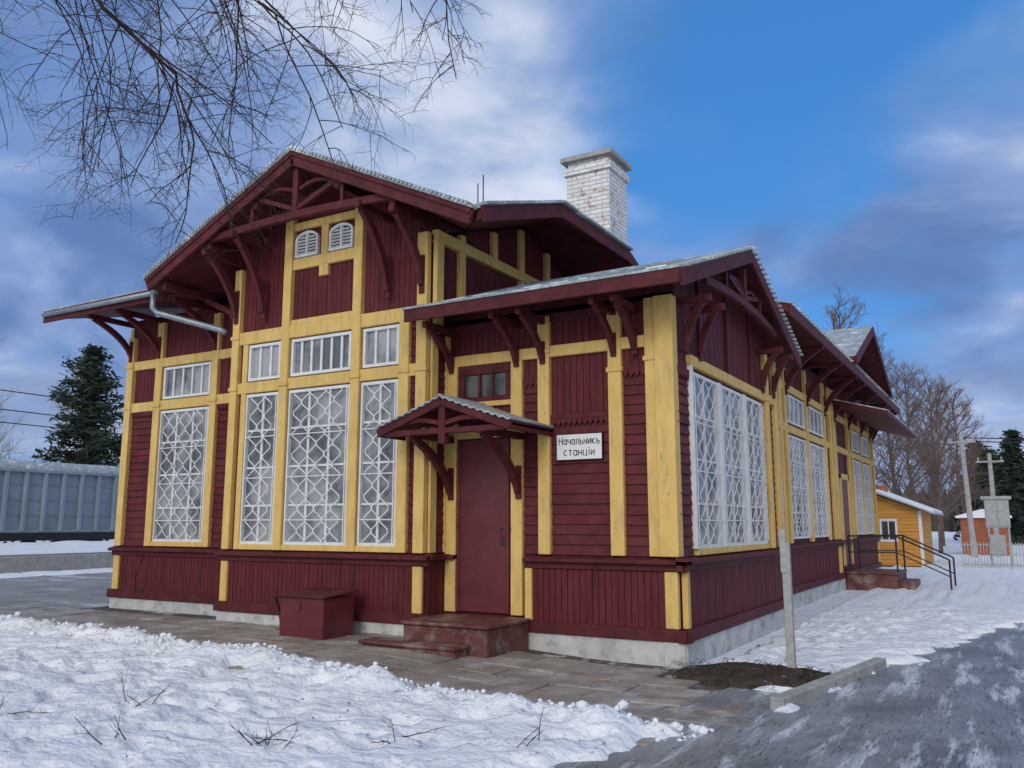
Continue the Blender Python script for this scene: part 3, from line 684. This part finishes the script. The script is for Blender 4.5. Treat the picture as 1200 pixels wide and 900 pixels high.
limbs=[(Vector((-8.3,-9.4,5.0)),[(-6.0,-8.0,6.4),(-4.4,-6.8,6.7),(-3.4,-5.7,6.35),(-2.9,-5.1,5.7),(-2.75,-4.9,5.0)],.04,(0,2,6,8,7,3)),
       (Vector((-8.2,-9.3,5.8)),[(-5.8,-7.8,7.1),(-4.0,-6.2,7.1),(-2.6,-5.2,6.7),(-1.9,-4.7,6.1)],.04,(0,1,6,9,8)),
       (Vector((-8.2,-9.2,6.5)),[(-5.4,-7.4,7.9),(-3.3,-5.8,7.8),(-1.5,-4.6,7.1),(-.5,-4.0,6.5)],.04,(0,1,3,6,6))]
for li,(s_,pl,r_,cn) in enumerate(limbs):
    pts=[s_]+[Vector(q) for q in pl]
    fine=[]
    for a,b2 in zip(pts,pts[1:]):
        for k in range(4): fine.append(a.lerp(b2,k/4)+Vector((rng.uniform(-.05,.05),rng.uniform(-.05,.05),rng.uniform(-.05,.05))))
    fine.append(pts[-1])
    bb.tube(fine,r_,.008,n=6)
    for j in range(1,len(pts)):
        a=pts[j-1]; b2=pts[j]; cnt=cn[j]
        for k in range(cnt):
            q=a.lerp(b2,(k+rng.random())/cnt)
            along=(b2-a).normalized()
            d=along*.6+Vector((rng.uniform(-.9,.9),rng.uniform(-.9,.9),rng.uniform(-1.0,-.05)))
            grow(bb,q,d,rng.uniform(1.1,1.9)*(.75 if li==2 or j>=5 else 1),.009,0,3,rng,droop=.20,kids=(3,5),wander=.30,n=4,spread=.75,taper=.45,kr=.62)
for k in range(14):
    q=Vector((-8,-9.1,7+k*.4)); a=rng.uniform(0,6.28)
    grow(bb,q,Vector((math.cos(a),math.sin(a),.5)),2.5,.03,0,2,rng,droop=.2)
tr.build(BT); bb.build(BT,fix=False)
def bare_tree(x,y,h,seed,m=M_bark2,lev=4,name='bare_tree',nb=22,thick=1):
    rng=random.Random(seed); t=P(name,m)
    p=Vector((x,y,0)); pts=[p]; q=p
    for i in range(6): q=q+Vector((rng.uniform(-.15,.15),rng.uniform(-.15,.15),h/6.)); pts.append(q)
    t.tube(pts,h*.014*thick,h*.003,n=6)
    for i in range(nb):
        f=.15+.82*i/nb; idx=min(5,int(f*6)); b=pts[idx].lerp(pts[idx+1],f*6-idx); a=rng.uniform(0,6.28)
        grow(t,b,Vector((math.cos(a),math.sin(a),.8+.6*f)),h*.33*(1.15-.75*f),h*.0042*thick,1,lev,rng,droop=.0,kids=(4,6),wander=.25,spread=.6)
    t.build(fix=False)
def conifer(x,y,h,w,seed,name='pine_tree',dens=1):
    rng=random.Random(seed); t=P('trunk',M_bark2); e=empty(name)
    t.tube([(x,y,0),(x+.1,y,h*.5),(x,y,h)],h*.018,h*.003,n=6)
    f=P('foliage',M_pine)
    for i in range(170):
        k=(i+rng.random())/170; z=h*(.06+.93*k); L_=w*.5*(1-k)**.55*rng.uniform(.45,1.15)+.15; a=rng.uniform(0,6.28)
        d=Vector((math.cos(a),math.sin(a),-.12+.5*k)); o=Vector((x,y,z)); t.tube([o,o+d*L_],.03,.01,n=3)
        for j in range(int((26+50*(1-k))*dens)):
            s_=rng.uniform(.1,1.0); c=o+d*L_*s_+Vector((rng.gauss(0,.17),rng.gauss(0,.17),rng.gauss(0,.12)))*(.6+w*.1)
            u=Vector((rng.uniform(-1,1),rng.uniform(-1,1),rng.uniform(-.5,.3))).normalized()*rng.uniform(.14,.34); v=Vector((rng.uniform(-1,1),rng.uniform(-1,1),rng.uniform(-1,1))).normalized()*rng.uniform(.06,.14)
            f.add([c-u-v,c+u-v*.3,c+u*1.1+v*.3,c-u+v],[(0,1,2,3)])
    t.build(e,fix=False); f.build(e,fix=False)
conifer(-53,27,14.0,9.5,3,dens=1.2); conifer(-51,31,11,7.5,4,dens=1.1)
bare_tree(-60,22,14,5,M_bark3); bare_tree(-58,30,13,6,M_bark3); bare_tree(-57,38,12,16,M_bark3); bare_tree(-66,24,13,26,M_bark3)
bare_tree(-4.2,40,13.0,7,nb=30); bare_tree(-1.6,46,10.5,8,nb=30); bare_tree(.6,52,9.5,9,nb=30); bare_tree(-1.2,58,11.5,12,nb=30); bare_tree(-3.0,50,12.5,31,nb=30); bare_tree(-.3,43,9.0,33,nb=34)
for (x,y,h,w,s_) in ((3.6,75,9.5,5,21),(5.6,78,8.5,5,22),(7.6,72,9,5,23),(.6,80,9,5,24),(2.4,86,8,5,25),(5.2,64,7,4.5,26),(1.6,70,7.5,4.5,27)): conifer(x,y,h,w,s_,dens=.6)
fr=P('distant_forest',M_for); rng=random.Random(5)
for i in range(2600):
    a=rng.uniform(-.5,2.5); rr=rng.uniform(170,230)
    x=3+rr*math.sin(-a+.9)*1; y=-9+rr*math.cos(-a+.9); h=rng.uniform(4,10); w=rng.uniform(1.5,3); t=rng.uniform(0,3.14)
    c,s_=math.cos(t)*w,math.sin(t)*w
    fr.add([(x-c,y-s_,0),(x+c,y+s_,0),(x+c*.5,y+s_*.5,h*.7),(x,y,h),(x-c*.6,y-s_*.6,h*.6)],[(0,1,2,3,4)])
    fr.add([(x-s_,y+c,0),(x+s_,y-c,0),(x+s_*.5,y-c*.5,h*.6),(x,y,h),(x-s_*.6,y+c*.6,h*.7)],[(0,1,2,3,4)])
fr.build(fix=False)
# ---------------------------------------------------------------- railway platform + wagon
pf=P('railway_platform',M_conc,bevel=.03); pf.box(-27,-22,-40,60,-.1,.66); pf.build()
pfs=P('platform_snow',M_snow,bevel=.04); pfs.box(-26.9,-22.15,-40,60,.662,.74); pfs.build()
sbk=P('snow_bank',M_snow,smooth=True)
for i in range(161):
    y=-30+i*.5; h=.92+.16*nz(0,y,.6,3)
    for k,(dx,hz_) in enumerate(((-1.6,.0),(-1.0,.55),(-.5,.9),(0,1.0),(.5,.85),(1.0,.5),(1.5,.0))): sbk.v.append((-28.4+dx,y,h*hz_+.05*nz(dx,y,2,1)))
sbk.f=[(i*7+k,i*7+k+1,(i+1)*7+k+1,(i+1)*7+k) for i in range(160) for k in range(6)]
sbk.build(fix=False)
WG=empty('freight_wagon')
wb=P('body',M_wagon,bevel=.02); XA,XB=-33,-30; ya,yb=-.5,14.3
wb.box(XA,XB,ya,yb,1.25,3.72)
for i in range(20):
    y=ya+.05+i*(yb-ya-.1)/19
    wb.box(XB,XB+.17,y-.08,y+.08,1.3,3.68)
wb.box(XB,XB+.05,ya,yb,1.25,1.4); wb.box(XB,XB+.2,ya,yb,3.6,3.72); wb.box(XB+.0,XB+.12,6,8.4,1.35,3.55)
for z in (1.9,2.5,3.1): wb.box(XB,XB+.04,ya,yb,z,z+.06)
wb.build(WG)
wr=P('roof',M_tin,smooth=False)
poly=[(XA-.05,ya-.05,3.72)]+[((XA+XB)/2-1.58*math.cos(math.pi*k/10),ya-.05,3.73+.42*math.sin(math.pi*k/10)) for k in range(11)]+[(XB+.05,ya-.05,3.72)]
wr.prism(poly,(0,yb-ya+.1,0)); wr.build(WG)
wu=P('undercarriage',M_black); wu.box(XA+.3,XB+.05,ya,yb,.95,1.24)
for yc in (ya+2,yb-2):
    for dy in (-.9,.9):
        for x in (XA+.5,XB-.45):
            wu.tube([(x-.06,yc+dy,.5),(x+.06,yc+dy,.5)],.47,n=20)
    wu.box(XB-.45,XB-.25,yc-1.4,yc+1.4,.4,.75)
wu.build(WG)
W2=empty('freight_wagon.001')
wb=P('body',M_wagon,bevel=.02); wb.box(XA,XB,-17,-1.6,1.15,3.72)
for i in range(20): y=-16.9+i*15.2/19; wb.box(XB,XB+.17,y-.08,y+.08,1.2,3.7)
wb.build(W2)
tk_=P('railway_track',M_black)
for x in (-32.3,-30.78): tk_.box(x-.035,x+.035,-60,90,.03,.18)
for i in range(200): tk_.box(-32.9,-30.2,-60+i*.75,-59.75+i*.75,-.02,.06)
tk_.build()
# ---------------------------------------------------------------- small orange house, brick shed
H=empty('orange_wooden_house'); hb=P('walls',M_orange); x0,x1,y0,y1=-2.6,.25,27,31
hb.box(x0,x1,y0,y1,0,2.1); hb.prism([(x0,y0,2.1),(x1,y0,2.1),((x0+x1)/2-.2,y0,2.75)],(0,y1-y0,0))
for i in range(15): hb.box(x0,x1+.0,y0-.03,y0,.1+i*.135,.1+i*.135+.12)
hb.build(H)
ht=P('corner_boards',M_white)
for x in (x0,x1-.12): ht.box(x,x+.12,y0-.05,y0-.031,0,2.1)
wx=-.95
for a,b,c,d in ((wx-.32,wx+.32,1.7,1.8),(wx-.32,wx+.32,.9,1.0),(wx-.32,wx-.24,1.0,1.7),(wx+.24,wx+.32,1.0,1.7),(wx-.02,wx+.02,1.0,1.7)): ht.box(a,b,y0-.06,y0-.031,c,d)
ht.build(H); hg=P('window_glass',M_glassd); hg.box(wx-.24,wx+.24,y0-.04,y0-.032,1.0,1.7); hg.build(H)
hr=P('roof',M_tin); mxx=(x0+x1)/2-.2
hr.prism([(x0-.4,y0-.5,1.98),(mxx,y0-.5,2.82),(mxx,y1+.3,2.82),(x0-.4,y1+.3,1.98)],(0,0,.06)); hr.prism([(mxx,y0-.5,2.82),(x1+.5,y0-.5,1.95),(x1+.5,y1+.3,1.95),(mxx,y1+.3,2.82)],(0,0,.06)); hr.build(H)
hs=P('roof_snow',M_snow); hs.prism([(mxx,y0-.45,2.89),(x1+.45,y0-.45,2.03),(x1+.45,y1+.25,2.03),(mxx,y1+.25,2.89)],(0,0,.1)); hs.build(H)
hc=P('chimney',M_brk2); hc.box(mxx-.15,mxx+.2,29,29.4,2.6,3.2); hc.build(H)
S=empty('brick_shed'); s1=P('walls',M_brk2); s1.box(.9,3,40,43,0,1.9); s1.build(S); s2=P('roof',M_snow); s2.prism([(.7,39.8,1.9),(3.2,39.8,1.9),(3.2,39.8,2.0),(1.95,39.8,2.35),(.7,39.8,2.0)],(0,3.4,0)); s2.build(S)
def pole(x,y,h,lean=0):
    e=empty('utility_pole'); p=P('pole',M_conc); p.tube([(x,y,0),(x+lean,y,h)],.14,.09,n=8); p.beam((x+lean-.6,y,h-.4),(x+lean+.6,y,h-.4),.08,.08,(0,1,0))
    for d in (-.5,0,.5): p.tube([(x+lean+d,y,h-.36),(x+lean+d,y,h-.18)],.04,n=6)
    p.build(e); return e
pole(1.6,35.5,5.8,-.15); pole(2.5,38,5.0,0)
C=empty('electrical_cabinet'); c=P('cabinet',M_post,bevel=.02); c.box(2.4,3.2,27,27.5,1.45,2.5); c.box(2.3,3.3,26.95,27.55,2.5,2.62); c.box(2.42,2.78,26.97,27,1.5,2.4); c.box(2.82,3.18,26.97,27,1.5,2.4)
c.box(2.5,3.0,26.6,26.9,.5,1.2)
for x in (2.45,3.1):
    c.box(x,x+.07,27,27.07,0,1.45); c.box(x,x+.07,27.4,27.47,0,1.45)
c.build(C)
F_=P('metal_fence',M_post)
for i in range(60):
    x=1.6+i*.1; F_.box(x,x+.025,25.5,25.525,0,.95)
for z in (.15,.85): F_.box(1.6,7.5,25.53,25.56,z,z+.04)
F_.build()
wi=P('overhead_wires',M_black)
def wire(a,b,sag):
    a=Vector(a);b=Vector(b); wi.tube([a.lerp(b,t/12)-Vector((0,0,sag*4*(t/12)*(1-t/12))) for t in range(13)],.025,n=4)
wire((1.5,35.5,5.6),(40,45,6.5),.8); wire((2,35.5,5.4),(40,44,6.0),.8)
for dz in (0,-1.2,-2.0): wire((-38,-5,8.2+dz*.8),(-34,60,8.0+dz*.6),.5)
wi.build(fix=False)
tw=P('fallen_twigs',M_twig); rng=random.Random(3)
for (x,y,k) in ((-2.75,-5.05,6),(-1.25,-5.15,8),(-.6,-4.6,4),(-3.3,-5.9,3),(-2.0,-5.9,3),(.3,-4.3,3)):
    for i in range(k):
        px,py=x+rng.gauss(0,.08),y+rng.gauss(0,.08)
        grow(tw,Vector((px,py,gz(px,py))),Vector((rng.uniform(-1,1),rng.uniform(-1,1),rng.uniform(.1,.6))),rng.uniform(.12,.34),.0045,1,2,rng,kids=(2,3))
tw.build(fix=False)
cl=P('snow_clods',M_snow,smooth=True); rng=random.Random(9)
for i in range(1100):
    x=rng.uniform(-12,1.3); y=path_front(x)-abs(rng.gauss(.0,.32))+.10; r=rng.uniform(.008,.035)*(1.5 if rng.random()<.12 else .8)
    z=gz(x,y)+r*.35
    if y>path_front(x)-.08: z=max(z,g(x)+.02)
    vs=[]
    for a,b in ((0,90),(0,30),(72,30),(144,30),(216,30),(288,30),(36,-30),(108,-30),(180,-30),(252,-30),(324,-30),(0,-90)):
        q=r*rng.uniform(.7,1.3); vs.append((x+q*math.cos(math.radians(a))*math.cos(math.radians(b)),y+q*math.sin(math.radians(a))*math.cos(math.radians(b)),z+q*.8*math.sin(math.radians(b))))
    fs=[(0,i1,i1%5+1) for i1 in range(1,6)]+[(i1,i1+5,i1%5+1) for i1 in range(1,6)]+[(i1%5+1,i1+5,i1%5+6) for i1 in range(1,6)]+[(11,i1%5+6,i1+5) for i1 in range(1,6)]
    cl.add(vs,fs)
cl.build(fix=True)

# ---------------------------------------------------------------- world
w=bpy.data.worlds.new('World'); scene.world=w; w.use_nodes=True; nt=w.node_tree; N=nt.nodes; L=nt.links
bg=N['Background']; bg.inputs['Strength'].default_value=1
AZ,EL_=172,26
sky=N.new('ShaderNodeTexSky'); sky.sky_type='NISHITA'; sky.sun_disc=False; sky.sun_elevation=math.radians(EL_); sky.sun_rotation=math.radians(AZ)
tc=N.new('ShaderNodeTexCoord')
def math_(op,a,b=None,c=None):
    n=N.new('ShaderNodeMath'); n.operation=op
    for i,v in enumerate((a,b,c)):
        if v is None: continue
        if isinstance(v,(int,float)): n.inputs[i].default_value=v
        else: L.new(v,n.inputs[i])
    return n.outputs[0]
sep=N.new('ShaderNodeSeparateXYZ'); L.new(tc.outputs['Generated'],sep.inputs[0])
zz=math_('ADD',math_('MAXIMUM',sep.outputs[2],0),.22)
cv=N.new('ShaderNodeCombineXYZ'); L.new(math_('DIVIDE',sep.outputs[0],zz),cv.inputs[0]); L.new(math_('DIVIDE',sep.outputs[1],zz),cv.inputs[1])
def nse(scale,det,rough,off,dist=.3):
    mp=N.new('ShaderNodeMapping'); mp.inputs['Location'].default_value=off; L.new(cv.outputs[0],mp.inputs['Vector'])
    n=N.new('ShaderNodeTexNoise'); n.inputs['Scale'].default_value=scale; n.inputs['Detail'].default_value=det; n.inputs['Roughness'].default_value=rough; n.inputs['Distortion'].default_value=dist
    L.new(mp.outputs[0],n.inputs['Vector']); return n.outputs['Fac']
n1=nse(1.6,7,.50,(3.1,1.7,0)); n2=nse(2.1,7,.52,(8.2,4.4,0)); n3=nse(.8,5,.5,(1.2,9.4,0))
def ramp(v,lo,hi):
    m=N.new('ShaderNodeMapRange'); m.interpolation_type='SMOOTHSTEP'; m.inputs['From Min'].default_value=lo; m.inputs['From Max'].default_value=hi; L.new(v,m.inputs['Value']); return m.outputs[0]
def blob(d,lo,hi):
    v=Vector(d).normalized(); n=N.new('ShaderNodeVectorMath'); n.operation='DOT_PRODUCT'; L.new(tc.outputs['Generated'],n.inputs[0]); n.inputs[1].default_value=v
    return ramp(n.outputs['Value'],lo,hi)
b_white=blob((-.53,.85,.46),.965,1.0); b_gap=blob((-.22,1.03,.42),.945,.998); b_dark=blob((-.03,1.13,.30),.955,1.0); b_left=blob((-1.0,.6,.45),.82,.98); b_back_fill=blob((.25,-1,.45),-.1,.9)
def mixc(f,a,b):
    m=N.new('ShaderNodeMix'); m.data_type='RGBA'
    for s_,v in (('Factor',f),('A',a),('B',b)):
        if isinstance(v,(tuple,float,int)): m.inputs[s_].default_value=v
        else: L.new(v,m.inputs[s_])
    return m.outputs['Result']
tint=N.new('ShaderNodeMix'); tint.data_type='RGBA'; tint.blend_type='MULTIPLY'; tint.inputs['Factor'].default_value=1
L.new(sky.outputs[0],tint.inputs['A']); tint.inputs['B'].default_value=(.055,.09,.135,1)
clear=mixc(.6,tint.outputs['Result'],(.05,.28,.74,1))
cm=math_('ADD',n1,math_('MULTIPLY',b_white,.08)); cm=math_('SUBTRACT',cm,math_('MULTIPLY',b_gap,.15))
cm=math_('ADD',cm,math_('MULTIPLY',b_dark,.10)); cm=math_('ADD',cm,math_('MULTIPLY',b_left,.14)); cm=math_('ADD',cm,.02)
mask=math_('MULTIPLY',ramp(cm,.32,.64),.93)
br_=math_('SUBTRACT',math_('ADD',n2,math_('MULTIPLY',b_white,.16)),math_('MULTIPLY',b_dark,.05))
c1=mixc(ramp(br_,.34,.58),(.125,.215,.46,1),(.27,.38,.66,1))
c2=mixc(ramp(br_,.52,.78),c1,(.78,.83,.93,1))
col=mixc(mask,clear,c2)
hz=ramp(sep.outputs[2],.24,-.02)
col=mixc(math_('MULTIPLY',hz,.70),col,mixc(ramp(n3,.4,.62),(.38,.48,.72,1),(.72,.75,.86,1)))
col=mixc(math_('MULTIPLY',b_back_fill,.85),col,(.97,.96,.94,1))  # unseen bright sky patch behind camera, added for soft frontal fill light
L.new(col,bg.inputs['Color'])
sd=bpy.data.lights.new('sun','SUN'); sd.energy=1.05; sd.angle=math.radians(25); sd.color=(1,.96,.91)
so=bpy.data.objects.new('sun',sd); scene.collection.objects.link(so)
az=math.radians(AZ); el=math.radians(EL_)
dirv=Vector((math.sin(az)*math.cos(el),math.cos(az)*math.cos(el),math.sin(el)))
so.rotation_euler=dirv.to_track_quat('Z','Y').to_euler()
cd=bpy.data.cameras.new('camera'); cam=bpy.data.objects.new('camera',cd); scene.collection.objects.link(cam)
cd.sensor_fit='HORIZONTAL'; cd.sensor_width=36; cd.lens=30.0; cd.clip_end=5000; cd.clip_start=.05
cam.location=(3.445,-9.756,1.6)
cam.rotation_euler=(math.radians(90+9.31),0,math.radians(30.34))
scene.camera=cam
scene.view_settings.view_transform='Standard'; scene.view_settings.look='None'; scene.view_settings.exposure=0
